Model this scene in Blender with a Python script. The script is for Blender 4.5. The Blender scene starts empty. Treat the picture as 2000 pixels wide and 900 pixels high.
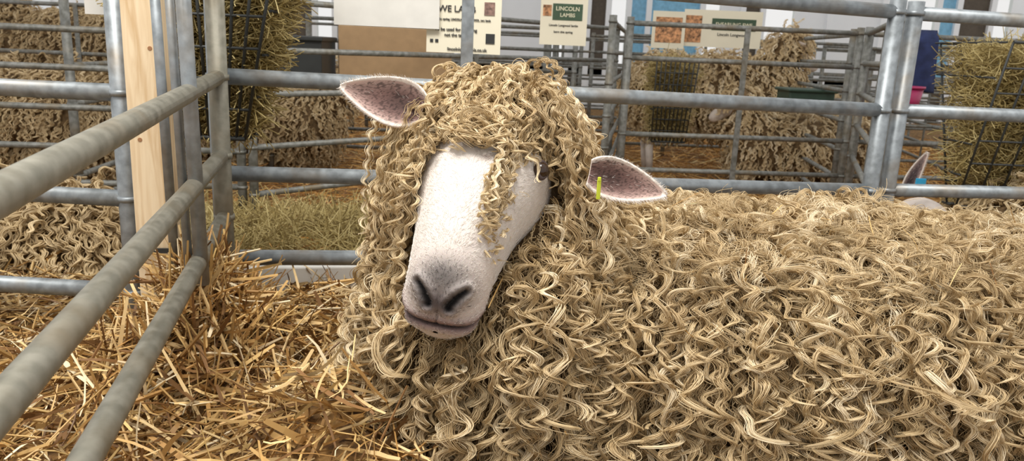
import bpy, math, numpy as np
from mathutils import Vector, Matrix
rng = np.random.default_rng(7)
S = bpy.context.scene
S.view_settings.view_transform = 'Standard'

# ------------------------------------------------------------------ helpers
def nrm(a):
    a = np.asarray(a, float)
    return a/np.maximum(np.linalg.norm(a, axis=-1, keepdims=True), 1e-9)

def link(o, parent=None):
    S.collection.objects.link(o)
    if parent is not None: o.parent = parent
    return o

def empty(name, loc=(0,0,0)):
    e = bpy.data.objects.new(name, None); e.empty_display_size = .1
    return link(e)

def new_mat(name, rough=.8, metal=0.0):
    m = bpy.data.materials.new(name); m.use_nodes = True
    nt = m.node_tree; b = nt.nodes['Principled BSDF']
    b.inputs['Roughness'].default_value = rough
    b.inputs['Metallic'].default_value = metal
    return m, nt, b

def plain(name, col, rough=.8, metal=0.0, noise=.15, scale=20., bump=0.0):
    m, nt, b = new_mat(name, rough, metal)
    tc = nt.nodes.new('ShaderNodeTexCoord')
    n = nt.nodes.new('ShaderNodeTexNoise'); n.inputs['Scale'].default_value = scale; n.inputs['Detail'].default_value = 6
    nt.links.new(tc.outputs['Object'], n.inputs['Vector'])
    r = nt.nodes.new('ShaderNodeValToRGB')
    c = np.array(col)
    r.color_ramp.elements[0].position=.3; r.color_ramp.elements[1].position=.7
    r.color_ramp.elements[0].color = (*(c*(1-noise)), 1); r.color_ramp.elements[1].color = (*np.minimum(c*(1+noise),1), 1)
    nt.links.new(n.outputs['Fac'], r.inputs['Fac']); nt.links.new(r.outputs['Color'], b.inputs['Base Color'])
    if bump:
        bp = nt.nodes.new('ShaderNodeBump'); bp.inputs['Strength'].default_value = bump; bp.inputs['Distance'].default_value=.01
        nt.links.new(n.outputs['Fac'], bp.inputs['Height']); nt.links.new(bp.outputs['Normal'], b.inputs['Normal'])
    return m

def galv_mat(name, c1, c2, c3, metal=.55, rough=.45):
    m, nt, b = new_mat(name, rough, metal)
    tc = nt.nodes.new('ShaderNodeTexCoord')
    n = nt.nodes.new('ShaderNodeTexNoise'); n.inputs['Scale'].default_value = 45; n.inputs['Detail'].default_value = 5
    n2 = nt.nodes.new('ShaderNodeTexNoise'); n2.inputs['Scale'].default_value = 9; n2.inputs['Detail'].default_value = 8
    nt.links.new(tc.outputs['Object'], n.inputs['Vector']); nt.links.new(tc.outputs['Object'], n2.inputs['Vector'])
    r = nt.nodes.new('ShaderNodeValToRGB'); r.color_ramp.elements[0].position=.36; r.color_ramp.elements[1].position=.66
    r.color_ramp.elements[0].color=(*c1,1); r.color_ramp.elements[1].color=(*c2,1)
    r2 = nt.nodes.new('ShaderNodeValToRGB'); r2.color_ramp.elements[0].position=.5; r2.color_ramp.elements[1].position=.75
    r2.color_ramp.elements[0].color=(0,0,0,1); r2.color_ramp.elements[1].color=(.8,.8,.8,1)
    mx = nt.nodes.new('ShaderNodeMixRGB'); mx.inputs[2].default_value=(*c3,1)
    nt.links.new(n.outputs['Fac'], r.inputs['Fac']); nt.links.new(n2.outputs['Fac'], r2.inputs['Fac'])
    nt.links.new(r2.outputs['Color'], mx.inputs[0]); nt.links.new(r.outputs['Color'], mx.inputs[1])
    nt.links.new(mx.outputs['Color'], b.inputs['Base Color'])
    mr = nt.nodes.new('ShaderNodeMath'); mr.operation='MULTIPLY_ADD'; mr.inputs[1].default_value=.35; mr.inputs[2].default_value=rough-.15
    nt.links.new(n.outputs['Fac'], mr.inputs[0]); nt.links.new(mr.outputs[0], b.inputs['Roughness'])
    bp = nt.nodes.new('ShaderNodeBump'); bp.inputs['Strength'].default_value=.15; bp.inputs['Distance'].default_value=.002
    nt.links.new(n2.outputs['Fac'], bp.inputs['Height']); nt.links.new(bp.outputs['Normal'], b.inputs['Normal'])
    return m

def attr_mat(name, attr='col', rough=.7, noise_scale=0, trans=0.0):
    m, nt, b = new_mat(name, rough)
    a = nt.nodes.new('ShaderNodeAttribute'); a.attribute_name = attr
    nt.links.new(a.outputs['Color'], b.inputs['Base Color'])
    b.inputs['Specular IOR Level'].default_value = .3
    return m

class MB:
    def __init__(s): s.v=[]; s.f=[]; s.sm=[]; s.mi=[]
    def tube(s, p0, p1, r, n=12, mi=0, cap=True, r1=None):
        p0=np.array(p0,float); p1=np.array(p1,float); t=nrm(p1-p0)
        ref=np.array([0,0,1.]) if abs(t[2])<.9 else np.array([1.,0,0])
        a=nrm(np.cross(t,ref)); b=np.cross(t,a); o=len(s.v)
        r1 = r if r1 is None else r1
        for p,rr in ((p0,r),(p1,r1)):
            for i in range(n):
                th=2*math.pi*i/n; s.v.append(p+rr*(math.cos(th)*a+math.sin(th)*b))
        for i in range(n):
            j=(i+1)%n; s.f.append((o+i,o+j,o+n+j,o+n+i)); s.sm.append(True); s.mi.append(mi)
        if cap:
            s.f.append(tuple(o+i for i in range(n))[::-1]); s.sm.append(False); s.mi.append(mi)
            s.f.append(tuple(o+n+i for i in range(n))); s.sm.append(False); s.mi.append(mi)
    def box(s, c, h, R=None, mi=0):
        c=np.array(c,float); R=np.eye(3) if R is None else np.array(R); o=len(s.v)
        for x in (-1,1):
            for y in (-1,1):
                for z in (-1,1): s.v.append(c+R@(np.array([x*h[0],y*h[1],z*h[2]])))
        for f in ((0,1,3,2),(4,6,7,5),(0,4,5,1),(2,3,7,6),(0,2,6,4),(1,5,7,3)):
            s.f.append(tuple(o+i for i in f)); s.sm.append(False); s.mi.append(mi)
    def obj(s, name, mats, parent=None, bevel=0):
        me=bpy.data.meshes.new(name); me.from_pydata([tuple(x) for x in s.v],[],s.f)
        me.polygons.foreach_set('use_smooth', s.sm); me.polygons.foreach_set('material_index', s.mi)
        for m in (mats if isinstance(mats,(list,tuple)) else [mats]): me.materials.append(m)
        me.update(); o=bpy.data.objects.new(name, me); link(o,parent)
        if bevel:
            bv=o.modifiers.new('b','BEVEL'); bv.width=bevel; bv.segments=2; bv.limit_method='ANGLE'
        return o

def rotz(a):
    c,s=math.cos(a),math.sin(a); return np.array([[c,-s,0],[s,c,0],[0,0,1.]])

def np_mesh(name, V, F, mat, parent=None, smooth=True, col=None):
    me=bpy.data.meshes.new(name)
    V=np.asarray(V,np.float32); F=np.asarray(F,np.int32); k=F.shape[1]
    me.vertices.add(len(V)); me.vertices.foreach_set('co',V.ravel())
    me.loops.add(F.size); me.loops.foreach_set('vertex_index',F.ravel())
    me.polygons.add(len(F)); me.polygons.foreach_set('loop_start',np.arange(0,F.size,k,dtype=np.int32))
    me.update(calc_edges=True)
    me.polygons.foreach_set('use_smooth',np.full(len(F),smooth))
    if col is not None:
        a=me.color_attributes.new('col','FLOAT_COLOR','POINT')
        c=np.ones((len(V),4),np.float32); c[:,:3]=col; a.data.foreach_set('color',c.ravel())
    for m in (mat if isinstance(mat,(list,tuple)) else [mat]): me.materials.append(m)
    me.update(); me.validate()
    return link(bpy.data.objects.new(name,me),parent)

def hair_obj(name, P, rad, tint, mat, parent=None):
    N,K,_=P.shape
    hc=bpy.data.hair_curves.new(name); hc.add_curves([K]*N)
    hc.attributes['position'].data.foreach_set('vector',np.ascontiguousarray(P,np.float32).ravel())
    a=hc.attributes.get('radius') or hc.attributes.new('radius','FLOAT','POINT')
    a.data.foreach_set('value',np.ascontiguousarray(np.broadcast_to(rad,(N,K)),np.float32).ravel())
    t=hc.attributes.new('tint','FLOAT','POINT')
    t.data.foreach_set('value',np.repeat(tint.astype(np.float32),K))
    g=hc.attributes.new('along','FLOAT','POINT')
    g.data.foreach_set('value',np.tile(np.linspace(0,1,K,dtype=np.float32),N))
    hc.materials.append(mat)
    return link(bpy.data.objects.new(name,hc),parent)

def hair_mat(name, stops, rough=.5, tip=None, tl=.22):
    m,nt,b=new_mat(name,rough)
    a=nt.nodes.new('ShaderNodeAttribute'); a.attribute_name='tint'
    r=nt.nodes.new('ShaderNodeValToRGB'); el=r.color_ramp.elements
    while len(el)<len(stops): el.new(.5)
    for e,(p,c) in zip(el,stops): e.position=p; e.color=(*c,1)
    nt.links.new(a.outputs['Fac'],r.inputs['Fac'])
    out=r.outputs['Color']
    if tip:
        al=nt.nodes.new('ShaderNodeAttribute'); al.attribute_name='along'
        mx=nt.nodes.new('ShaderNodeMixRGB'); mx.inputs[2].default_value=(*tip,1)
        mm=nt.nodes.new('ShaderNodeMath'); mm.operation='MULTIPLY'; mm.inputs[1].default_value=.4
        nt.links.new(al.outputs['Fac'],mm.inputs[0]); nt.links.new(mm.outputs[0],mx.inputs[0]); nt.links.new(out,mx.inputs[1]); out=mx.outputs['Color']
    nt.links.new(out,b.inputs['Base Color'])
    b.inputs['Specular IOR Level'].default_value=.4
    tr=nt.nodes.new('ShaderNodeBsdfTranslucent'); nt.links.new(out,tr.inputs['Color'])
    ms=nt.nodes.new('ShaderNodeMixShader'); ms.inputs[0].default_value=tl
    nt.links.new(b.outputs[0],ms.inputs[1]); nt.links.new(tr.outputs[0],ms.inputs[2])
    nt.links.new(ms.outputs[0],nt.nodes['Material Output'].inputs['Surface'])
    return m

# ------------------------------------------------------------------ materials
GALV=galv_mat('galvanised_steel',(.22,.24,.25),(.34,.37,.39),(.26,.21,.15))
GALV_D=galv_mat('galvanised_dull',(.19,.18,.14),(.28,.265,.215),(.20,.15,.085),metal=.45,rough=.5)
GALV_B=galv_mat('galvanised_far',(.15,.15,.13),(.28,.28,.26),(.20,.15,.08),metal=.4,rough=.55)
WHITE=plain('white_board',(.70,.68,.63),.7,noise=.05)
PAPER=plain('cream_card',(.78,.72,.56),.7,noise=.04,scale=6)
INK=plain('ink',(.03,.03,.03),.8)
WIRE=plain('black_wire',(.025,.027,.025),.5)
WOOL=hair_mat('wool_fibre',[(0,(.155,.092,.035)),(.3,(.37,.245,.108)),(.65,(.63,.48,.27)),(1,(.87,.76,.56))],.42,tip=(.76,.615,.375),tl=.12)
WOOL_SKIN=plain('wool_under_shade',(.16,.10,.045),.95,noise=.4,scale=60,bump=.5)  # dark under-layer: shade in the fleece gaps is put into its colour
FACEH=hair_mat('face_hair',[(0,(.66,.60,.54)),(1,(.88,.85,.81))],.5)
DARKH=hair_mat('dark_hair',[(0,(.04,.036,.036)),(1,(.17,.15,.14))],.5)
HAY=hair_mat('hay_fibre',[(0,(.18,.125,.04)),(.5,(.44,.34,.13)),(1,(.70,.58,.28))],.7)
STRAW=attr_mat('straw_stalk',rough=.5)

# ------------------------------------------------------------------ main sheep
fore=np.array([-.046,1.2,.8165])
nA=nrm(np.array([-.125,-.78,-.605])); rA=np.array([.96,-.20,-.19]); rA=nrm(rA-np.dot(rA,nA)*.6*nA)
nA=nrm(nA-np.dot(rA,nA)*rA); fA=-np.cross(rA,nA)
O=fore-.07*fA+.02*nA
HM=np.stack([rA,nA,fA],1)          # columns: local (a,s,f) -> world

I3=np.eye(3)
def E(c,r,R=I3): return (np.array(c,float),np.array(r,float),np.array(R,float))
BODY=[E((.32,1.39,.325),(.42,.34,.335)),E((.62,1.41,.322),(.42,.355,.345)),E((.95,1.42,.300),(.42,.36,.345)),E((1.28,1.43,.25),(.42,.35,.335)),
      E((.0,1.31,.39),(.24,.25,.29)),E((-.04,1.33,.33),(.20,.22,.24))]
NECK=[E((-.02,1.36,.59),(.18,.18,.23))]
CAP=[E((-.040,1.335,.795),(.130,.11,.095))]
FACE=[E(O+nA*.02-fA*.040,(.103,.115,.112),HM),E(O+nA*.15-fA*.020,(.068,.118,.082),HM)]
ALLE=BODY+NECK+CAP

def kfun(p,e,off=0.):
    c,r,R=e; q=(p-c)@R; rr=r+np.asarray(off)[...,None] if np.ndim(off) else r+off
    return q/rr, np.linalg.norm(q/rr,axis=-1), rr
def kface(p,off=0.): return np.minimum(kfun(p,FACE[0],off)[1],kfun(p,FACE[1],off)[1])

def sample_ell(e,n):
    c,r,R=e; d=nrm(rng.normal(size=(n*4,3)))
    w=np.linalg.norm(d*np.array([r[1]*r[2],r[0]*r[2],r[0]*r[1]]),axis=1); k=rng.random(n*4)<w/w.max()
    d=d[k][:n]; p=c+(d*r)@R.T; nn=nrm(d/r)@R.T
    return p,nn

def sample_union(ells,dens,others=None):
    P=[];N=[]
    for i,e in enumerate(ells):
        r=e[1]; area=4*math.pi*(((r[0]*r[1])**1.6+(r[0]*r[2])**1.6+(r[1]*r[2])**1.6)/3)**(1/1.6)
        p,n=sample_ell(e,int(area*dens)); keep=np.ones(len(p),bool)
        for e2 in (others if others is not None else ells):
            if e2 is e: continue
            keep&=kfun(p,e2)[1]>.985
        P.append(p[keep]);N.append(n[keep])
    return np.concatenate(P),np.concatenate(N)

def march(p,d,L,K,ells,off,grav=.25,zmin=None):
    M=len(p); out=np.zeros((M,K,3)); out[:,0]=p; st=(L/(K-1))[:,None]; p=p.copy(); d=nrm(d)
    g=np.array([0,0,-1.])
    for i in range(1,K):
        d=nrm(d+g*(grav if np.ndim(grav)==0 else grav[:,None])); q=p+d*st
        o=off*min(1,i/6)
        for e in ells:
            x,k,rr=kfun(q,e,o); ins=k<1
            if ins.any():
                xi=x[ins]/np.maximum(k[ins],1e-3)[:,None]; r2=rr[ins] if np.ndim(rr)>1 else rr
                q[ins]=e[0]+(xi*r2)@e[2].T
        if zmin is not None: q[:,2]=np.maximum(q[:,2],zmin)
        d=nrm(q-p+d*st*.3); p=q; out[:,i]=p
    return out

def resample(G,K):
    M,k0,_=G.shape; t=np.linspace(0,k0-1,K); i=np.minimum(t.astype(int),k0-2); f=(t-i)[None,:,None]
    return G[:,i]*(1-f)+G[:,i+1]*f

def locks(G,nrmls,L,F=12,amp=.008,lam=.034,width=.006,K=34,frizz=.0008,ampj=.35,hook=.8,wob=.010,spread=.12,bright=0.,stray=.11,lamj=.22,wj=1.35):
    M=len(G); G=resample(G,K); T=nrm(np.gradient(G,axis=1))
    ref=nrmls[:,None,:]+0*T; A=nrm(np.cross(T,ref)+1e-4); B=np.cross(T,A); B=B*np.sign(np.sum(B*ref,-1,keepdims=True)+1e-6)
    t=np.linspace(0,1,K)[None,:]; U=lambda a,b: rng.uniform(a,b,(M,1))
    s=t*L[:,None]
    G=G+A*(wob*t*np.sin(2*math.pi*s/U(.10,.2)+U(0,6.3)))[...,None]
    lamv=lam*np.exp(rng.normal(0,lamj,(M,1))); ch=rng.choice([-1,1],(M,1)); ph=U(0,6.28)
    basea=2*math.pi*s/lamv + U(.3,1.2)*np.sin(2*math.pi*s/U(.05,.12)+U(0,6.3)) + 1.3*t**3
    env=(.3+.7*np.clip(t*2.5,0,1))*(.85+.3*np.sin(2*math.pi*s/U(.06,.14)+U(0,6.3)))*(1+hook*np.clip((t-.75)/.25,0,1))
    ampv=amp*U(1-ampj,1+ampj)*(lamv/lam)**.7*env*np.clip(L[:,None]/.10,.45,1)
    ell=U(.4,1.0)
    wv=(width*rng.uniform(.5,wj,M))[:,None]*(1-.65*t)
    out=np.zeros((M,F,K,3),np.float32); tint=np.zeros((M,F))
    lt=rng.normal(.52,.22,M)
    for j in range(F):
        th=rng.uniform(0,6.28,M)[:,None]; rr=np.sqrt(rng.random(M))[:,None]
        sj=(rng.random(M)<stray)[:,None]
        ang=ch*basea+ph+rng.normal(0,spread,M)[:,None]*(1+3*sj)
        am=ampv*(1+rng.normal(0,.10,M)[:,None]*(1+2*sj))
        ox=rr*np.cos(th)*wv*(1+1.2*sj); oy=rr*np.sin(th)*wv*.6*(1+1.5*sj)
        fz=frizz*(1+2*sj)*np.sin(2*math.pi*s/(.02+.03*rng.random((M,1)))+rng.uniform(0,6.28,(M,1)))
        a_=am*np.cos(ang)+ox+fz; b_=am*ell*np.sin(ang)+oy+am*.6
        out[:,j]=G+a_[...,None]*A+b_[...,None]*B
        tint[:,j]=np.clip(lt+rng.normal(0,.12,M),0,1)
    return out.reshape(M*F,K,3),tint.reshape(-1)

def in_bare(l):
    a,s,f=l[...,0],l[...,1],l[...,2]
    win=(a>-.066)&(a<.036)&(s>-.015+.02*np.sin(a*90))&(s<.30)&(f>-.07)
    eye=((a>.058)&(a<.150)&(s>-.038)&(s<.080)&(f>-.028)&(f<.10))&(a-.4*s<.134)
    low=(a>-.064)&(a<.070)&(s>.13)&(s<.32)&(f>-.060)
    return win|eye|low
def face_clip(G,L,K):
    """shorten locks so they stop before the bare parts of the face (head-local coordinates)"""
    bad=in_bare((G-O)@HM)
    first=np.where(bad.any(1),bad.argmax(1),K-1)
    stray=rng.random(len(L))<.02
    first=np.where(stray&(first>5),np.minimum(first+5,K-1),first)
    return first
def clipped(P,N,L,off,d0,K,grav,minf=5,extra=None):
    G=march(P,d0,L,K,ALLE+FACE,off,grav=grav); fs=face_clip(G,L,K); ok=fs>minf
    P,N,L,off,d0,fs=P[ok],N[ok],L[ok],off[ok],d0[ok],fs[ok]
    L=np.where(fs<K-1,L*fs/(K-1.),L); G=march(P,d0,L,K,ALLE+FACE,off,grav=grav)
    return G,N,L,ok

sheep=empty('longwool_sheep')
def fused(name,ells,mat,parent,shrink=.012,vox=.018):
    import bmesh
    bm=bmesh.new()
    for c,r,R in ells:
        M4=Matrix.Translation(Vector(c))@Matrix(R.tolist()).to_4x4()@Matrix.Diagonal(Vector((*(r-shrink),1)))
        bmesh.ops.create_icosphere(bm,subdivisions=4,radius=1,matrix=M4)
    me=bpy.data.meshes.new(name); bm.to_mesh(me); bm.free(); me.materials.append(mat)
    o=link(bpy.data.objects.new(name,me),parent)
    rm=o.modifiers.new('r','REMESH'); rm.mode='VOXEL'; rm.voxel_size=vox; rm.use_smooth_shade=True
    sm=o.modifiers.new('s','SMOOTH'); sm.iterations=8
    return o
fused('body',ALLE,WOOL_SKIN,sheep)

# --- dense underwool
P,N=sample_union(ALLE,26000,ALLE)
keep=(P[:,2]>.12)&((N[:,1]<.3)|(N[:,2]>.5))&(kface(P)>1)&(P[:,0]<1.5)&(~in_bare((P-O)@HM)); P,N=P[keep],N[keep]; M=len(P)
L=rng.uniform(.02,.045,M); G=march(P,N*.9+rng.normal(0,.5,(M,3)),L,9,ALLE+FACE,rng.uniform(.002,.012,M),.3)
kk=~in_bare((G[:,-1]-O)@HM); G,N,L=G[kk],N[kk],L[kk]
Q,tn=locks(G,N,L,F=1,amp=.004,lam=.022,width=.001,K=9,wob=.004)
hair_obj('underwool',Q,np.full(9,.0006),np.clip(tn-.40,0,1),WOOL,sheep)  # tint lowered to paint the shade between the locks

# --- fleece on the body
P,N=sample_union(BODY+NECK,2400,BODY+NECK+CAP)
keep=(P[:,2]>.06)&((N[:,1]<.35)|(N[:,2]>.3))&(P[:,0]<1.55)&(kface(P,.003)>1)
P,N=P[keep],N[keep]
P[:,0]+=.014*np.sin(2*math.pi*P[:,0]/.085+2*np.sin(P[:,2]*5))
topm=(N[:,2]>.86)&(rng.random(len(P))<.8)
M=len(P); L=rng.uniform(.09,.22,M); L[topm]=rng.uniform(.08,.15,topm.sum())
d0=N*.8+rng.normal(0,.30,(M,3)); off=rng.uniform(.004,.042,M)
d0[:,2]-=.40; off[topm]*=.6
G,N1,L1,ok=clipped(P,N,L,off,d0,24,.33,6)
topm=topm[ok]
Q,tn=locks(G[~topm],N1[~topm],L1[~topm],F=20,amp=.0104,lam=.047,width=.0064,K=44,spread=.13,ampj=.4,lamj=.27,wj=1.6,hook=1.2,wob=.007)
K=Q.shape[1]; taper=np.linspace(.00052,.00034,K)
hair_obj('fleece_side',Q,taper,tn,WOOL,sheep)
Q,tn=locks(G[topm],N1[topm],L1[topm],F=18,amp=.011,lam=.06,width=.014,frizz=.004,spread=.45,K=26)
hair_obj('fleece_back',Q,np.linspace(.00046,.00028,26),np.clip(tn+.04,0,1),WOOL,sheep)

# --- head wool
P,N=sample_union(CAP,8400,NECK+BODY)
hl=(P-O)@HM
keep=(kface(P)>.96)&(N[:,1]<.75)
P,N,hl=P[keep],N[keep],hl[keep]
a=hl[:,0]; M=len(P)
L=np.where(a<-.055,rng.uniform(.14,.32,M),np.where(a>.075,rng.uniform(.16,.32,M),rng.uniform(.07,.15,M)))
fl=(a>.015)&(a<.075)&(rng.random(M)<.8); L[fl]=rng.uniform(.15,.28,fl.sum())
topn=(N[:,2]>.75)&(~fl); L[topn]*=.6
d0=N*.75+rng.normal(0,.43,(M,3)); d0[:,1]-=.35; off=rng.uniform(.004,.030,M)
G,N1,L1,ok=clipped(P,N,L,off,d0,30,.24)
Q,tn=locks(G,N1,L1,F=18,amp=.0055,lam=.029,width=.0050,K=50,hook=1.2,wob=.008,ampj=.45,lamj=.28,wj=1.6)
hair_obj('topknot',Q,np.linspace(.00050,.00033,Q.shape[1]),np.clip(tn+.03,0,1),WOOL,sheep)
ft_s=np.array([-.09,-.045,0,.05,.10,.15,.20]); ft_f=np.array([.050,.068,.074,.076,.074,.068,.058])
def fore_guides(n,a0,a1,s0,s1,da,lift):
    K=26; t=np.linspace(0,1,K)[None]; a=rng.uniform(a0,a1,n)[:,None]; e=rng.uniform(s0,s1,n)[:,None]
    s=-.085+(e+.085)*t**.9; aa=a+rng.normal(0,da,(n,1))*t+.006*np.sin(t*5+rng.uniform(0,6,(n,1)))
    f=np.interp(s,ft_s,ft_f)-1.9*np.maximum(np.abs(aa)-.025,0)**1.35*6*.5+lift*rng.uniform(.5,1.3,(n,1))*np.sin(np.pi*np.clip(t*.8+.2,0,1))+.006
    g=np.stack([aa,s,f],-1); W=O+g@HM.T
    return W,np.repeat(fA[None],n,0),np.linalg.norm(np.diff(W,axis=1),axis=2).sum(1)
G,N1,L1=fore_guides(66,.032,.060,.05,.18,.003,.020)
Q,tn=locks(G,N1,L1,F=17,amp=.0044,lam=.028,width=.0042,K=46,hook=1.2,wob=.005)
hair_obj('forelock',Q,np.linspace(.00050,.00033,46),np.clip(tn+.05,0,1),WOOL,sheep)
G,N1,L1=fore_guides(140,-.085,.062,-.03,.024,.005,.022)
Q,tn=locks(G,N1,L1,F=17,amp=.0060,lam=.028,width=.0044,K=34,hook=1.4,wob=.006)
hair_obj('fringe',Q,np.linspace(.00050,.00033,34),np.clip(tn+.05,0,1),WOOL,sheep)
P,N=sample_union(NECK,4000,BODY+CAP)
keep=(N[:,1]<.5)&(kface(P)>1); P,N=P[keep],N[keep]; M=len(P)
L=rng.uniform(.14,.30,M); d0=N*.65+rng.normal(0,.30,(M,3)); off=rng.uniform(.006,.042,M)
G,N1,L1,ok=clipped(P,N,L,off,d0,26,.32)
Q,tn=locks(G,N1,L1,F=18,amp=.0072,lam=.037,width=.0056,K=48,ampj=.45,lamj=.28,wj=1.6)
hair_obj('neck_wool',Q,np.linspace(.00052,.00034,Q.shape[1]),tn,WOOL,sheep)

# --- head mesh (loft)
tab=np.array([(-.13,.02,-.02,-.06),(-.12,.05,.02,-.10),(-.09,.084,.046,-.13),(-.045,.108,.064,-.15),(0,.111,.072,-.155),(.045,.100,.077,-.145),
 (.09,.083,.076,-.127),(.14,.072,.069,-.110),(.185,.065,.056,-.097),(.213,.062,.044,-.092),(.235,.058,.028,-.090),(.251,.052,.009,-.087),(.262,.043,-.010,-.081),(.269,.026,-.030,-.069),(.270,.004,-.045,-.054)])
def crom(tab,n):
    m=len(tab); t=np.linspace(0,m-1,n); i=np.minimum(t.astype(int),m-2); f=(t-i)[:,None]
    p0=tab[np.maximum(i-1,0)];p1=tab[i];p2=tab[i+1];p3=tab[np.minimum(i+2,m-1)]
    return .5*((2*p1)+(-p0+p2)*f+(2*p0-5*p1+4*p2-p3)*f**2+(-p0+3*p1-3*p2+p3)*f**3)
NS,NR=260,200
sec=crom(tab,NS); th=np.linspace(0,2*math.pi,NR,endpoint=False)
ct,stt=np.cos(th),np.sin(th); ex=2/2.35
ca=np.sign(ct)*np.abs(ct)**ex; sa=np.sign(stt)*np.abs(stt)**ex
hw=np.maximum(sec[:,1],.003)[:,None]; fc=((sec[:,2]+sec[:,3])/2)[:,None]; fr=np.maximum((sec[:,2]-sec[:,3])/2,.003)[:,None]
narrow=1-.26*np.clip(-sa,0,1)[None,:]-.14*np.clip(sa,0,1)[None,:]
Lx=hw*ca[None,:]*narrow; Lf=fc+fr*sa[None,:]; Ls=sec[:,0][:,None]+0*Lx
loc=np.stack([Lx,Ls,Lf],-1)
cen=np.stack([0*Lx,Ls-.0,fc+0*Lx],-1)
def sst(x,a,b): t=np.clip((x-a)/(b-a),0,1); return t*t*(3-2*t)
inw=nrm(cen+np.array([0,-.03,0])-loc)
A_,S_,F_=loc[...,0].copy(),loc[...,1].copy(),loc[...,2].copy()
for sg in (-1,1):
    d=np.sqrt((A_-sg*.100)**2+(S_+.012)**2+(F_-.026)**2)
    loc-=inw*(.008*np.exp(-(d/.034)**2))[...,None]
    loc+=inw*(.012*np.exp(-(d/.013)**2))[...,None]
# nostrils : comma shaped slits following the muzzle surface
dn=1e3+0*A_
for sg in (-1,1):
    for k in np.linspace(0,1,16):
        aa=.015+.020*k; ff=-.002+.017*k**.8+.003*math.sin(k*3.14)
        i=np.argmin((A_-sg*aa)**2+(F_-ff)**2+(S_<.2)*9)
        q=np.array([A_.flat[i],S_.flat[i],F_.flat[i]])
        dn=np.minimum(dn,np.sqrt((A_-q[0])**2+(S_-q[1])**2+(F_-q[2])**2)+.0020*k)
loc+=inw*(.010*np.exp(-(dn/.0042)**2))[...,None]
loc-=inw*(.0045*np.exp(-((dn-.011)/.006)**2)*(S_>.21))[...,None]
ms=sst(S_,.195,.232)
fm=-.034-.02*np.abs(A_)-1.6*A_**2
gm=np.exp(-((F_-fm)/.0030)**2)*ms
loc+=inw*(.009*gm)[...,None]
loc-=inw*(.0045*np.exp(-((F_-fm+.012)/.008)**2)*ms)[...,None]
loc-=inw*(.0035*np.exp(-((F_-fm-.010)/.007)**2)*ms)[...,None]
gp=np.exp(-(A_/.0022)**2)*sst(S_,.25,.256)*((F_>-.033)&(F_<-.008)); loc+=inw*(.003*gp)[...,None]
V=(O+loc.reshape(-1,3)@HM.T)
idx=np.arange(NS*NR).reshape(NS,NR); i0=idx[:-1]; i1=idx[1:]
F=np.stack([i0,np.roll(i0,-1,1),np.roll(i1,-1,1),i1],-1).reshape(-1,4)
base=np.array([.76,.69,.63])+0*loc
def mixc(c,m,k): m=np.clip(m,0,1)[...,None]; return c*(1-m)+np.array(k)*m
base=mixc(base,.40*sst(S_,.14,.23),(.64,.50,.45))
grey=np.exp(-((S_-.230)/.024)**2)*np.exp(-(A_/.048)**2)*(F_>-.01)
base=mixc(base,grey*.92,(.14,.125,.12))
base=mixc(base,np.exp(-((A_/.034)**2))*np.exp(-((F_-.002)/.020)**2)*sst(S_,.230,.250)*.96,(.085,.06,.058))
base=mixc(base,np.exp(-(dn/.0085)**2)*1.2,(.012,.01,.01))
base=mixc(base,np.exp(-((F_-fm-.002)/.014)**2)*ms*.96,(.19,.095,.09))
base=mixc(base,gm*1.2,(.015,.01,.01))
sp=np.exp(-(((A_-.012)/.007)**2+((S_-.030)/.006)**2))*(F_>.04); base=mixc(base,sp*.8,(.30,.19,.17))
HEADM,nt,b=new_mat('sheep_face_skin',.75)
at=nt.nodes.new('ShaderNodeAttribute'); at.attribute_name='col'
nn=nt.nodes.new('ShaderNodeTexNoise'); nn.inputs['Scale'].default_value=220; nn.inputs['Detail'].default_value=4
mm=nt.nodes.new('ShaderNodeMixRGB'); mm.blend_type='MULTIPLY'; mm.inputs[0].default_value=.25
nt.links.new(at.outputs['Color'],mm.inputs[1]); nt.links.new(nn.outputs['Color'],mm.inputs[2]); nt.links.new(mm.outputs[0],b.inputs['Base Color'])
bp=nt.nodes.new('ShaderNodeBump'); bp.inputs['Strength'].default_value=.3; bp.inputs['Distance'].default_value=.002
nt.links.new(nn.outputs['Fac'],bp.inputs['Height']); nt.links.new(bp.outputs['Normal'],b.inputs['Normal'])
np_mesh('head',V,F,HEADM,sheep,col=base.reshape(-1,3))
Vg=loc; ga=np.gradient(Vg,axis=0); gb=np.roll(Vg,-1,1)-np.roll(Vg,1,1)
NN=nrm(np.cross(gb,ga)); NN*=np.sign(np.sum(NN*(-inw),-1,keepdims=True))
nh=40000
wgt=(np.linalg.norm(np.cross(ga,gb),axis=-1)*(dn>.006)*(gm<.3)).ravel(); wgt=wgt/wgt.sum()
pick=rng.choice(NS*NR,nh,p=wgt)
pl=Vg.reshape(-1,3)[pick]+rng.normal(0,.0006,(nh,3)); nl=NN.reshape(-1,3)[pick]; cl=base.reshape(-1,3)[pick].mean(1)
flow=np.stack([pl[:,0]*2.5,-.12+0*pl[:,0],0*pl[:,0]],-1)+rng.normal(0,.05,(nh,3)); flow=nrm(flow)
flow=nrm(flow-np.sum(flow*nl,1,keepdims=True)*nl)
Lh=np.where(pl[:,1]>.19,.004,.008)*rng.uniform(.6,1.2,nh)
tt=np.linspace(0,1,5)[None,:,None]
H=pl[:,None]+ (flow[:,None]*tt*.98+nl[:,None]*(.14*tt-.08*tt**2))*Lh[:,None,None]
Hw=O+H@HM.T
dk=cl<rng.uniform(.22,.5,nh)
hair_obj('face_hair',Hw[~dk],np.linspace(.00022,.00008,5),rng.random((~dk).sum())*.85,FACEH,sheep)
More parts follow.
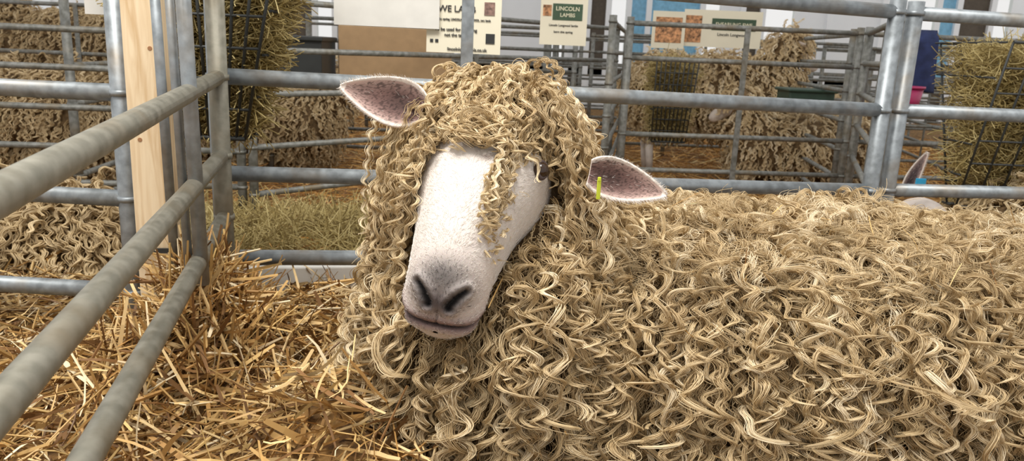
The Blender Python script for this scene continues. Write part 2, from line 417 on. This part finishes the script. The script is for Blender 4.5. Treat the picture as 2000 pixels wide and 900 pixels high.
hair_obj('muzzle_hair',Hw[dk],np.linspace(.00018,.00008,5),rng.random(dk.sum()),DARKH,sheep)

# eyes
EYEM,nt,b=new_mat('sheep_eye',.08); b.inputs['Base Color'].default_value=(.035,.018,.01,1)
LID=plain('eyelid',(.07,.045,.04),.6)
def torus(name,c,R,maj,mn,mat,parent,sq=(1,1)):
    n1,n2=40,10; u=np.linspace(0,2*math.pi,n1,endpoint=False)[:,None]; v=np.linspace(0,2*math.pi,n2,endpoint=False)[None]
    X=(maj+mn*np.cos(v))*np.cos(u)*sq[0]; Y=(maj+mn*np.cos(v))*np.sin(u)*sq[1]; Z=mn*np.sin(v)-np.abs(X)*.25
    Vv=np.stack([X,Y,Z],-1).reshape(-1,3)@np.array(R).T+c; ix=np.arange(n1*n2).reshape(n1,n2)
    Ff=np.stack([ix,np.roll(ix,-1,0),np.roll(np.roll(ix,-1,0),-1,1),np.roll(ix,-1,1)],-1).reshape(-1,4)
    return np_mesh(name,Vv,Ff,mat,parent)
def uvs(name,c,r,R,mat,parent,n=24):
    th=np.linspace(0,math.pi,n)[:,None]; ph=np.linspace(0,2*math.pi,2*n,endpoint=False)[None]
    X=np.stack([np.sin(th)*np.cos(ph),np.sin(th)*np.sin(ph),np.cos(th)+0*ph],-1).reshape(-1,3)*np.array(r)
    X=X@np.array(R).T+np.array(c); ix=np.arange(n*2*n).reshape(n,2*n)
    Ff=np.stack([ix[:-1],ix[1:],np.roll(ix[1:],-1,1),np.roll(ix[:-1],-1,1)],-1).reshape(-1,4)
    return np_mesh(name,X,Ff,mat,parent)
for sg,nm in ((-1,'eye_1'),(1,'eye_2')):
    el=np.array([sg*.093,-.002,.035]); c=O+HM@el
    od=nrm(HM@np.array([sg*.62,.15,.75])); ax=nrm(HM@np.array([.0,1,-.35*1])-np.dot(HM@np.array([0,1,-.35]),od)*od); ay=np.cross(od,ax)
    R=np.stack([ax,ay,od],1)
    uvs(nm,c,(.0135,.0135,.0135),R,EYEM,sheep)
    torus(nm+'_lid',c+od*.0070,R,.0115,.0028,LID,sheep,(1.25,.80))

# ears
EIN=attr_mat('ear_inner',rough=.85); EOUT=plain('ear_outer',(.74,.65,.58),.9,noise=.08,scale=80)
def ear(name,base,tip,width,facing,parent,inner=(.20,.115,.10),mo=EOUT,cup=.35,nf=900):
    base=np.array(base);tip=np.array(tip); ax=tip-base; Ln=np.linalg.norm(ax); ax=ax/Ln
    fz=nrm(np.array(facing)-np.dot(facing,ax)*ax); sd=np.cross(fz,ax)
    nu,nv=60,41; u=np.linspace(0,1,nu)[:,None]; v=np.linspace(-1,1,nv)[None]
    w=width*.5*(np.sin(math.pi*np.clip(u*.93+.07,0,1)**.75)**.70+.0)*(1-.25*u); w=np.maximum(w,.0006)
    X=base+ (ax*Ln)*u[...,None]+ sd*(v*w)[...,None]+ fz*((np.abs(v)**2*cup*w)-.014*np.sin(u*3.14))[...,None]
    X=X-np.array([0,0,1])*(.010*u**2)[...,None]
    Vv=X.reshape(-1,3); ix=np.arange(nu*nv).reshape(nu,nv)
    Ff=np.stack([ix[:-1,:-1],ix[1:,:-1],ix[1:,1:],ix[:-1,1:]],-1).reshape(-1,4)
    spk=rng.random((nu,nv)); spk=(spk+np.roll(spk,1,0)+np.roll(spk,1,1))/3
    m=(np.clip(1.15-np.abs(v)**2.5-.85*u**3,0,1))
    col=np.array([.64,.47,.41])*(1-m[...,None])+np.array(inner)*m[...,None]
    dkk=np.exp(-((u-.25)/.25)**2-((v)/.5)**2)[...,None]; col=col*(1-.6*dkk)
    bl=(spk>.60)[...,None]&(m[...,None]>.35); col=np.where(bl,col*.35,col)
    col=col*(.5+1.0*spk[...,None]*m[...,None]+.5*(1-m[...,None]))
    rim=(np.abs(v)>.88)|(u>.94); col=np.where(rim[...,None],np.array([.72,.63,.56]),col)
    o=np_mesh(name,Vv,Ff,[EIN,mo],parent,col=col.reshape(-1,3))
    so=o.modifiers.new('s','SOLIDIFY'); so.thickness=.004; so.offset=-1; so.material_offset=1; so.material_offset_rim=1
    n=nf; pu=rng.random(n); pvv=np.where(rng.random(n)<.93,np.sign(rng.normal(size=n))*rng.uniform(.84,1,n),rng.uniform(-1,1,n))
    iu=(pu*(nu-1)).astype(int); iv=((pvv+1)/2*(nv-1)).astype(int); r0=X[iu,iv]
    dr=nrm(ax*.8+sd*pvv[:,None]*.6+fz*rng.uniform(0,.5,n)[:,None]+rng.normal(0,.25,(n,3)))
    h=r0[:,None]+dr[:,None]*np.linspace(0,1,4)[None,:,None]*rng.uniform(.003,.009,n)[:,None,None]
    hair_obj(name+'_hair',h,np.linspace(.00022,.00008,4),rng.random(n)*.6,FACEH,parent)
    return o
ear('ear_1',(-.155,1.255,.845),(-.289,1.265,.889),.086,(.15,-1,.25),sheep)
ear('ear_2',(.115,1.165,.770),(.230,1.14,.755),.068,(.05,-1,.3),sheep)
TAG=plain('yellow_tag',(.60,.68,.04),.4)
tg=MB(); tg.box((.127,1.135,.750),(.003,.0015,.015),rotz(.2)); tg.box((.127,1.134,.766),(.0025,.002,.003),rotz(.2)); tg.obj('ear_tag',TAG,sheep,.001)

# ------------------------------------------------------------------ hurdles
def hurdle(name,p0,p1,zl,zr=None,r=.018,posts=(0,1),mids=(.5,),zb=.0,ztop=None,mat=GALV,pr=.020,flat=True):
    m=MB(); p0=np.array([*p0,0.]);p1=np.array([*p1,0.]); zr=zl if zr is None else zr
    for a_,b_ in zip(zl,zr): m.tube(p0+[0,0,a_],p1+[0,0,b_],r,16)
    tl,tr=max(zl),max(zr)
    for t in posts:
        p=p0*(1-t)+p1*t; zt=(tl*(1-t)+tr*t)+.03
        m.tube(p+[0,0,zb],p+[0,0,zt],pr,16)
        for a_,b_ in zip(zl,zr):
            z=a_*(1-t)+b_*t; m.tube(p+[0,0,z-.006],p+[0,0,z+.006],pr*1.15,16)
    for t in mids:
        p=p0*(1-t)+p1*t; zt=(tl*(1-t)+tr*t); dd=nrm(p1-p0); ang=math.atan2(dd[1],dd[0])
        m.box(p+[0,0,(zb+zt)/2]+np.array([dd[1],-dd[0],0])*(r+.004),(.014,.004,(zt-zb)/2),rotz(ang))
    return m.obj(name,mat)

ZL=[1.118,.862,.641,.44,.27]; ZR=[1.086,.83,.61,.41,.24]
hurdle('pen_hurdle',(-.677,1.75),(.985,2.105),ZL,ZR,posts=(0,1),mids=(.33,),r=.0185,pr=.021)
hurdle('pen_hurdle',(1.045,2.13),(2.9,2.45),[z-.0 for z in ZR],[z-.02 for z in ZR],mids=(.5,),r=.0185,pr=.021)
hurdle('pen_hurdle',(-.655,1.70),(-.225,-.15),[1.10,.862,.69,.55],[1.06,.800,.655,.505],posts=(0,1),mids=(),r=.0162,mat=GALV_D,zb=.1)
hurdle('pen_hurdle',(-.83,1.62),(-2.7,1.70),[1.09,.825,.60,.39,.2],posts=(0,1),mids=(.5,),r=.0185)
m=MB(); 
for x,y,w in ((-.570,1.36,.013),(-.600,1.375,.008),(-.655,1.44,.009)):
    m.tube((x,y,.50),(x-.01,y,1.16),w,12)
m.obj('hurdle_linking_bars',GALV)
WOODM,nt,b=new_mat('pine_timber',.6)
tc=nt.nodes.new('ShaderNodeTexCoord'); mp=nt.nodes.new('ShaderNodeMapping'); mp.inputs['Scale'].default_value=(9,9,.6)
wv=nt.nodes.new('ShaderNodeTexNoise'); wv.inputs['Scale'].default_value=6; wv.inputs['Detail'].default_value=5; wv.inputs['Distortion'].default_value=1.2
rr=nt.nodes.new('ShaderNodeValToRGB'); rr.color_ramp.elements[0].color=(.66,.46,.25,1); rr.color_ramp.elements[1].color=(.86,.69,.46,1); rr.color_ramp.elements[0].position=.35; rr.color_ramp.elements[1].position=.62
nt.links.new(tc.outputs['Object'],mp.inputs[0]); nt.links.new(mp.outputs[0],wv.inputs['Vector']); nt.links.new(wv.outputs['Fac'],rr.inputs[0]); nt.links.new(rr.outputs[0],b.inputs['Base Color'])
KN=plain('wood_knot',(.36,.18,.08),.7)
m=MB(); RW=rotz(.15); m.box((-.740,1.56,.78),(.038,.022,.48),RW)
for kx,kz in ((.012,.92),(-.018,.74),(.02,.60)):
    p=np.array((-.740,1.56,kz))+RW@np.array([kx,-.0215,0]); m.tube(p,p+RW@np.array([0,-.0012,0]),.0045,14,mi=1)
wp=m.obj('timber_post',[WOODM,KN],None,.002)
m=MB(); m.box((-.733,1.53,.512),(.042,.003,.005),rotz(.15),0); m.tube((-.690,1.53,.512),(-.650,1.52,.52),.0025,8); m.obj('cable_tie',WIRE)
m=MB(); m.box((.05,1.98,.31),(.78,.012,.085),rotz(.21)); m.obj('kick_board',WHITE,None,.004)

ZB=[1.10,.95,.80,.64,.48,.33,.2]
def far(p0,p1,zs=ZB,mids=(.5,),r=.013): hurdle('pen_hurdle',p0,p1,zs,r=r,mids=mids,mat=GALV_B,pr=.019)
far((-3.6,3.0),(-1.15,3.2)); far((-1.1,3.2),(.62,5.1),[1.1,.9,.72,.5,.3])
far((.55,4.0),(1.75,4.1),[1.1,.93,.74,.545,.36]); far((1.8,4.1),(4.2,4.4),[1.1,.93,.74,.545,.36])
far((.45,3.9),(.9,6.6)); far((-1.9,3.3),(-2.3,7)); far((1.8,4.3),(2.3,8))
far((-4,5.0),(-1.6,5.0)); far((-1.5,5.6),(.4,5.7)); far((.9,6.6),(2.9,6.7)); far((3.0,6.2),(5.5,6.5))
far((-4,7.5),(-1.6,7.5)); far((-1.5,7.7),(.6,7.7)); far((.7,7.6),(2.9,7.8)); far((3.0,7.8),(5.8,8))
far((.4,9.2),(3,9.4)); far((3.1,9.4),(6.5,9.6)); far((3.0,4.5),(3.8,8.5)); far((1.3,2.75),(1.75,4.0))
far((-1.4,9.2),(.35,9.2)); far((1.3,6.8),(1.9,11)); far((.2,6),(.6,11)); far((3.9,8.2),(4.6,11)); far((.5,10.6),(3.2,10.6)); far((3.3,10.6),(6,10.8)); far((-.5,5.8),(-.6,11),mids=(.25,.5,.75))
# ------------------------------------------------------------------ ground + straw
def hgt(x,y):
    h=.285+.025*np.sin(x*7+1)*np.sin(y*6)+.012*np.sin(x*19+y*13)
    h=h+.18*np.exp(-(((x+.61)/.12)**2+((y-1.44)/.17)**2))
    h=h+.15*np.exp(-(((x+.25)/.17)**2+((y-1.12)/.17)**2))
    h=h+.035*np.exp(-(((x+.3)/.5)**2+((y-1.70)/.15)**2))
    return h*1.0
def backh(x,y): return .10+.03*np.sin(x*2.1)*np.sin(y*1.7)+.08*np.exp(-(((x+.6)/1.3)**2+((y-2.9)/.5)**2))
SG,nt,b=new_mat('straw_bed',.9)
tc=nt.nodes.new('ShaderNodeTexCoord')
n1=nt.nodes.new('ShaderNodeTexNoise'); n1.inputs['Scale'].default_value=14; n1.inputs['Detail'].default_value=10; n1.inputs['Distortion'].default_value=2.5
r1=nt.nodes.new('ShaderNodeValToRGB'); e=r1.color_ramp.elements; e[0].position=.3; e[0].color=(.05,.022,.007,1); e[1].position=.72; e[1].color=(.42,.23,.07,1)
nt.links.new(tc.outputs['Object'],n1.inputs['Vector']); nt.links.new(n1.outputs['Fac'],r1.inputs[0]); nt.links.new(r1.outputs[0],b.inputs['Base Color'])
bp=nt.nodes.new('ShaderNodeBump'); bp.inputs['Strength'].default_value=.8; bp.inputs['Distance'].default_value=.03
nt.links.new(n1.outputs['Fac'],bp.inputs['Height']); nt.links.new(bp.outputs['Normal'],b.inputs['Normal'])
def grid(name,x0,x1,y0,y1,nx,ny,fn,mat):
    X,Y=np.meshgrid(np.linspace(x0,x1,nx),np.linspace(y0,y1,ny)); Z=fn(X,Y)
    ix=np.arange(nx*ny).reshape(ny,nx); Ff=np.stack([ix[:-1,:-1],ix[:-1,1:],ix[1:,1:],ix[1:,:-1]],-1).reshape(-1,4)
    return np_mesh(name,np.stack([X,Y,Z],-1).reshape(-1,3),Ff,mat)
grid('straw_bedding',-2.8,2.6,-.6,1.9,200,110,lambda x,y:hgt(x,y)-.03,SG)
grid('floor',-7,9,1.9,12,160,120,lambda x,y:backh(x,y)-.02,SG)
def straws(name,c,az,el,L,w,col,bend=.12,parent=None):
    n=len(c); d=np.stack([np.cos(el)*np.cos(az),np.cos(el)*np.sin(az),np.sin(el)],-1)
    sd=nrm(np.cross(d,rng.normal(size=(n,3)))); up=np.cross(sd,d)
    K=5; t=np.linspace(-.5,.5,K)
    bx=rng.normal(0,bend,n); kink=rng.normal(0,bend*.8,n)
    rings=[]
    for i,ti in enumerate(t):
        ctr=c+d*(ti*L)[:,None]+up*((bx*(ti*ti*4)+kink*abs(ti))*L*.5)[:,None]
        ww=w*(1-.35*abs(ti)*2)
        rings.append(np.stack([ctr-sd*ww[:,None],ctr+up*ww[:,None]*.7,ctr+sd*ww[:,None]],1))
    V=np.stack(rings,1).reshape(-1,3)
    b0=(np.arange(n)*K*3)[:,None,None]; Ff=[]
    for i in range(K-1):
        for j in range(3):
            k=(j+1)%3; Ff.append([i*3+j,i*3+k,(i+1)*3+k,(i+1)*3+j])
    Fq=(np.array(Ff)[None]+b0).reshape(-1,4)
    return np_mesh(name,V,Fq,STRAW,parent,smooth=False,col=np.repeat(col,K*3,axis=0))
def scol(n,bright=1.0):
    pal=np.array([(.56,.35,.13),(.70,.50,.24),(.40,.22,.07),(.20,.10,.035),(.60,.40,.155),(.82,.68,.44)])
    k=rng.choice(6,n,p=[.22,.18,.22,.20,.12,.06]); return np.clip(pal[k]*rng.uniform(.65,1.15,(n,1))*bright,0,1)
n=15500
x=rng.uniform(-2.0,.3,n); y=rng.uniform(.55,1.95,n); z=hgt(x,y)+rng.uniform(-.03,.045,n)
ang=rng.uniform(0,6.28,n)+1.2*np.sin(x*9)*np.cos(y*8)
w_=np.where(rng.random(n)<.30,rng.uniform(.003,.0055,n),rng.uniform(.0010,.0030,n))
straws('straw',np.stack([x,y,z],-1),ang,rng.normal(0,.34,n),rng.uniform(.03,.16,n),w_,scol(n),bend=.30)
n=1100
x=rng.normal(-.60,.08,n); y=rng.normal(1.44,.12,n); z=hgt(x,y)+rng.uniform(-.02,.05,n)
straws('straw',np.stack([x,y,z],-1),rng.uniform(0,6.28,n),rng.normal(.7,.5,n),rng.uniform(.07,.22,n),rng.uniform(.0016,.0042,n),scol(n,1.1),bend=.2)
n=32000
x=rng.uniform(-4,5,n); y=1.95+7*rng.random(n)**1.5; z=backh(x,y)+rng.uniform(-.01,.04,n)
straws('straw',np.stack([x,y,z],-1),rng.uniform(0,6.28,n),rng.normal(0,.2,n),rng.uniform(.08,.28,n),rng.uniform(.0018,.0036,n),scol(n,1.25)*np.array([1.10,.97,.75]))
P,N=sample_union(BODY,60,ALLE); k=(N[:,1]<0)&(P[:,2]>.25)&(P[:,0]<1.4); P,N=P[k],N[k]; n=len(P)
straws('straw_bits',P+N*.035,rng.uniform(0,6.28,n),rng.normal(0,.9,n),rng.uniform(.02,.09,n),rng.uniform(.0007,.0013,n),scol(n,1.3),parent=sheep)

def hay(name,c,n,L=.2,r=.0011,parent=None,rr=None):
    az=rng.uniform(0,6.28,n); el=rng.normal(0,.5,n)
    d=np.stack([np.cos(el)*np.cos(az),np.cos(el)*np.sin(az),np.sin(el)],-1); t=np.linspace(-.5,.5,8)[None,:,None]
    LL=rng.uniform(.5,1.2,n)[:,None,None]*L; b1=nrm(rng.normal(size=(n,3)))[:,None]; b2=nrm(rng.normal(size=(n,3)))[:,None]
    Pp=c[:,None]+d[:,None]*t*LL+b1*(t*t)*LL*.7+b2*t**3*LL*1.2
    return hair_obj(name,Pp,np.full(8,r),rng.random(n),HAY,parent)
n=9000
x=rng.uniform(-1.6,.6,n); y=2.9+rng.normal(0,.35,n)
hay('hay_heap',np.stack([x,y,backh(x,y)+rng.uniform(0,.06,n)],-1),n,.22,.0015)

def rack(name,x0,x1,xb0,xb1,y0,y1,z0,z1,n,hx=.0):
    e=empty(name); m=MB(); ym=(y0+y1)/2
    def X(t,s): return (x0*(1-s)+x1*s)*t+(xb0*(1-s)+xb1*s)*(1-t)
    for face in (0,1):
        def Y(t): return (y0 if face==0 else y1)*t+(ym+(-.03 if face==0 else .03))*(1-t)
        for s in np.linspace(0,1,10):
            m.tube((X(0,s),Y(0)-.035,z0),(X(1,s),Y(1)-.035,z1),.0040,6)
        for t in np.linspace(0,1,8):
            z=z0+(z1-z0)*t; m.tube((X(t,0),Y(t)-.035,z),(X(t,1),Y(t)-.035,z),.0040 if 0<t<1 else .006,6)
    for s in (0,1):
        for t in np.linspace(0,1,6):
            z=z0+(z1-z0)*t; m.tube((X(t,s),y0*t+(ym-.03)*(1-t),z),(X(t,s),y1*t+(ym+.03)*(1-t),z),.004,6)
    m.obj('wire_frame',WIRE,e)
    t=rng.random(n)**.7; s=rng.random(n); q=rng.uniform(-1,1,n)
    cx=(x0*(1-s)+x1*s)*t+(xb0*(1-s)+xb1*s)*(1-t); hwid=(y1-y0)/2*t*.82+.03*(1-t)
    c=np.stack([cx,ym+q*hwid,z0+(z1-z0)*t],-1); 
    hay('hay_fill',c,n,.12,.0012,e)
    return e
rack('hay_rack',-1.00,-.54,-.88,-.68,1.84,2.14,.70,1.22,12000)
rack('hay_rack',1.62,2.35,1.64,2.3,2.65,3.1,.45,1.04,9000)
rack('hay_rack',.78,1.02,.8,1.0,4.5,4.75,.45,.92,3500)

# ------------------------------------------------------------------ background sheep
def bg_sheep(c,hd,yaw=0.,s=1.,lie=True,nl=500,tint=0.,head=True,dark=False):
    e=empty('sheep'); Rz=rotz(yaw); c=np.array(c,float)
    def W(p): return c+Rz@(np.array(p)*s)
    ells=[E(W((-.30,0,0)),(.33*s,.27*s,.28*s)),E(W((.05,0,0)),(.36*s,.28*s,.28*s)),E(W((.34,0,.0)),(.28*s,.24*s,.27*s)),
          E(W((.52,0,.20)),(.16*s,.14*s,.20*s))]
    hc=W((.64,0,.36)); fd=Rz@nrm(np.array([.8,0,-.6])); sdv=Rz@np.array([0,1.,0]); fu=np.cross(fd,sdv)
    hw_=E(W((.58,0,.38)),(.13*s,.12*s,.12*s))
    fused('body',ells+[hw_],WOOL_SKIN,e,.005,.03)
    Pp,Nn=sample_union(ells+[hw_],nl,ells+[hw_]); kk=Nn[:,1]<.5; Pp,Nn=Pp[kk],Nn[kk]; M=len(Pp)
    L=rng.uniform(.07,.13,M)*s; G=march(Pp,Nn+rng.normal(0,.3,(M,3)),L,10,ells+[hw_],rng.uniform(.005,.025,M),.3)
    Q,tn=locks(G,Nn,L,F=8,amp=.006,lam=.045,width=.014,K=16)
    hair_obj('fleece',Q,np.full(16,.0015),np.clip(tn*.6+.15+tint,0,1),WOOL,e)
    SK=plain('sheep_skin_white',(.68,.60,.53),.8)
    if head:
        m2=np.stack([fd,sdv,fu],1)
        fused('face',[E(hc+fd*.02*s,(.11*s,.075*s,.085*s),m2),E(hc+fd*.13*s-fu*.01*s,(.09*s,.045*s,.055*s),m2)],SK,e,0,.012)
        for sg in (-1,1):
            ear('ear_%d'%(1 if sg<0 else 2),hc-fd*.03*s+sdv*.08*s*sg+fu*.03*s,hc-fd*.05*s+sdv*.22*s*sg+fu*.03*s,.07*s,(0,-1,.2),e,nf=100)
            uvs('eye_%d'%(1 if sg<0 else 2),hc+fd*.05*s+sdv*.07*s*sg+fu*.03*s,(.014,.014,.014),I3,EYEM,e,10)
    if not lie:
        m=MB()
        for lx in (-.4,.36):
            for ly in (-.12,.12):
                top=W((lx,ly,-.15)); kn=W((lx-.02,ly,-.40)); ft=W((lx+.0,ly,-.40)); ft[2]=.12; kn[2]=(top[2]+ft[2])*.5
                m.tube(top,kn,.05*s,10,r1=.03*s); m.tube(kn,ft,.03*s,10,r1=.024*s)
        m.obj('legs',SK,e)
    return e
bg_sheep((-1.62,2.15,.22),None,yaw=math.pi,s=.95,nl=2400,head=False,tint=-.08)
bg_sheep((-2.45,4.15,.45),None,yaw=0,nl=1200,head=False,tint=.0)
bg_sheep((-3.3,5.9,.78),None,yaw=math.pi,s=1.05,lie=False,nl=900,tint=.0)
bg_sheep((-1.75,5.2,.36),None,yaw=0,s=.9,nl=1000,tint=.1)
bg_sheep((1.35,5.6,.68),None,yaw=0,s=.95,lie=False,nl=1000,tint=.2)
bg_sheep((2.6,6.9,.40),None,yaw=math.pi,s=.9,nl=800,tint=.2)
bg_sheep((2.0,5.3,.34),None,yaw=math.pi,s=.85,nl=900,tint=.2)
bg_sheep((2.25,2.85,.26),None,yaw=0,s=1.0,nl=2000,head=False,tint=.1)
e=empty('neighbour_sheep_head'); 
fused('face',[E((1.35,2.50,.44),(.09,.11,.09)),E((1.28,2.42,.38),(.06,.08,.07))],plain('nb_skin',(.62,.54,.48),.8),e,0,.012)
ear('ear_1',(1.235,2.40,.560),(1.285,2.40,.70),.042,(-.3,-1,.1),e,inner=(.12,.08,.08))
m=MB(); m.box((1.265,2.375,.600),(.016,.003,.011)); m.obj('ear_tag',plain('blue_tag',(.03,.35,.6),.4),e,.002)

# ------------------------------------------------------------------ signs / boards
def sign(name,c,w,h,yaw,mat,lines,extra=None,thick=.004):
    e=empty(name); R=rotz(yaw); c=np.array(c,float)
    m=MB(); m.box(c,(w/2,thick,h/2),R); m.obj('board',mat,e)
    for (txt,px,pz,size,mt) in lines:
        cu=bpy.data.curves.new('lettering','FONT'); cu.body=txt; cu.size=size; cu.align_x='CENTER'; cu.align_y='CENTER'; cu.extrude=.0005; cu.offset=.0003
        cu.materials.append(mt); o=link(bpy.data.objects.new('lettering',cu),e)
        p=c+R@np.array([px*w/2,-thick-.002,pz*h/2]); o.location=p; o.rotation_euler=(math.pi/2,0,yaw)
    if extra:
        for (px,pz,ww,hh,mt) in extra:
            m=MB(); m.box(c+R@np.array([px*w/2,-thick-.001,pz*h/2]),(ww/2,.001,hh/2),R); m.obj('patch',mt,e)
    return e
GREENINK=plain('green_print',(.05,.09,.05),.7); LIGHTC=plain('light_print',(.75,.7,.5),.7); PHOTO=plain('photo_print',(.45,.22,.10),.7,noise=.8,scale=60)
CARD=plain('brown_cardboard',(.42,.27,.14),.8,noise=.08)
sign('ewe_lamb_sign',(-.165,2.30,1.040),.215,.22,0,PAPER,
  [('EWE LAMB',-.25,.12,.025,INK),('Born in the spring, LINCOLN LONGWOOL ewe lamb',-.1,-.14,.0078,INK),("I'd be used for breeding",-.2,-.40,.0125,INK),('not the table!',-.2,-.54,.0125,INK),('lincolnlongwools.co.uk',.1,-.90,.0125,INK)],
  [(.72,-.60,.026,.028,INK),(-.86,-.70,.009,.009,INK),(-.72,-.70,.009,.009,INK),(.68,.16,.030,.036,plain('sepia_mark',(.25,.15,.12),.7,noise=.6,scale=90))])
sign('lincoln_lambs_sign',(.20,3.75,1.095),.22,.24,0,PAPER,[('LINCOLN',.15,.38,.026,LIGHTC),('LAMBS',.15,.14,.024,LIGHTC),('Lincoln Longwool lambs',0,-.25,.014,INK),('born this spring',0,-.5,.014,INK)],
  [(.15,.26,.14,.075,GREENINK),(-.72,.3,.04,.05,PHOTO)])
sign('shearling_ewe_sign',(1.24,4.9,1.12),.48,.22,0,PAPER,[('SHEARLING EWE',.28,.25,.030,LIGHTC),('Lincoln Longwool',.25,-.3,.025,INK)],
  [(.28,.25,.27,.07,GREENINK),(-.75,-.05,.10,.16,PHOTO)])
sign('photo_sign',(.90,4.85,1.1),.2,.22,0,PAPER,[],[(0,0,.16,.15,PHOTO)])
sign('notice_board',(-.385,2.28,1.13),.30,.27,.05,WHITE,[])
sign('notice_board',(-1.07,2.05,1.10),.11,.22,0,WHITE,[])
m=MB(); m.box((-.66,4.2,.86),(.30,.02,.17),rotz(.3)); m.box((-.66,4.38,.69),(.28,.16,.02)); m.obj('cardboard_box',CARD,None,.004)
m=MB(); m.box((-1.15,4.0,.84),(.18,.15,.11)); m.box((-1.15,3.99,.955),(.19,.16,.012)); m.obj('black_crate',WIRE,None,.006)
m=MB(); m.tube((1.93,3.93,.73),(1.93,3.93,.84),.075,28,r1=.092); m.tube((1.93,3.93,.84),(1.93,3.93,.852),.099,28); m.obj('feed_bucket',plain('pink_plastic',(.42,.03,.12),.4))
m=MB(); m.box((1.80,4.9,.74),(.14,.12,.035)); m.box((1.80,4.9,.775),(.155,.14,.010)); m.obj('feed_trough',plain('green_plastic',(.03,.06,.04),.5),None,.01)
NAVY=plain('navy_cloth',(.02,.03,.09),.9,noise=.4)
u=np.linspace(-1,1,40)[:,None]; v=np.linspace(-1,1,41)[None]
X=2.02+.12*u*(1+.15*np.abs(v))+0*v; Y=4.10+.025*np.sign(v)*np.clip(np.abs(v)*6,0,1)+.012*np.sin(u*9+v*2)*np.abs(v); Z=1.125-.30*np.abs(v)+.01*np.sin(u*5)*np.abs(v)
ix=np.arange(1640).reshape(40,41); Ff=np.stack([ix[:-1,:-1],ix[:-1,1:],ix[1:,1:],ix[1:,:-1]],-1).reshape(-1,4)
dc=np_mesh('draped_coat',np.stack([X,Y,Z],-1).reshape(-1,3),Ff,NAVY); so=dc.modifiers.new('s','SOLIDIFY'); so.thickness=.008

# ------------------------------------------------------------------ marquee wall
TENT=plain('marquee_pvc',(.88,.90,.92),.6,noise=.03,scale=2); BLUE=plain('blue_panel',(.22,.48,.68),.6); DK=plain('dark_lining',(.10,.08,.06),.8)
m=MB(); x=-8.
k=0
while x<9.5:
    w=rng.choice([.3,.5,.8]); mt=int(rng.choice([0,0,0,1,2,2]))
    m.box((x+w/2,12.0,.35),(w/2,.03,.35),mi=2 if k%2 else 0)
    if k%3!=1: m.box((x+w/2,12.0,2.0),(w/2,.03,1.4),mi=mt)
    m.box((x,11.95,1.7),(.04,.04,1.7),mi=0); x+=w; k+=1
m.box((.75,12,3.2),(8.8,.03,.5)); m.obj('wall_back',[TENT,BLUE,DK])
m=MB(); m.box((0,20,-.05),(30,8,.05)); m.obj('ground_outside',plain('grass',(.10,.22,.05),.9,noise=.4))

# ------------------------------------------------------------------ light, world, camera
w=bpy.data.worlds.new('World'); S.world=w; w.use_nodes=True
bg=w.node_tree.nodes['Background']; bg.inputs[0].default_value=(1.0,.99,.975,1); bg.inputs[1].default_value=.86
def area(name,loc,rot,size,power,col=(1,1,1)):
    l=bpy.data.lights.new(name,'AREA'); l.shape='RECTANGLE'; l.size=size[0]; l.size_y=size[1]; l.energy=power; l.color=col
    o=link(bpy.data.objects.new(name,l)); o.location=loc; o.rotation_euler=rot; return o
area('added_top_light',(-.5,.8,3.2),(math.radians(-6),math.radians(-8),0),(1.7,1.2),135,(1,.97,.92))  # added soft lamp overhead, for modelling and contrast, not a fixture
cam=bpy.data.cameras.new('cam'); cam.lens=27; cam.sensor_width=36; cam.clip_start=.02
co=link(bpy.data.objects.new('camera',cam)); 
co.matrix_world=Matrix.Translation((0,0,.95))@Matrix.Rotation(math.radians(90-13.32),4,'X')@Matrix.Rotation(math.radians(2.5),4,'Z')
cam.dof.use_dof=True; cam.dof.focus_distance=1.15; cam.dof.aperture_fstop=11
S.camera=co
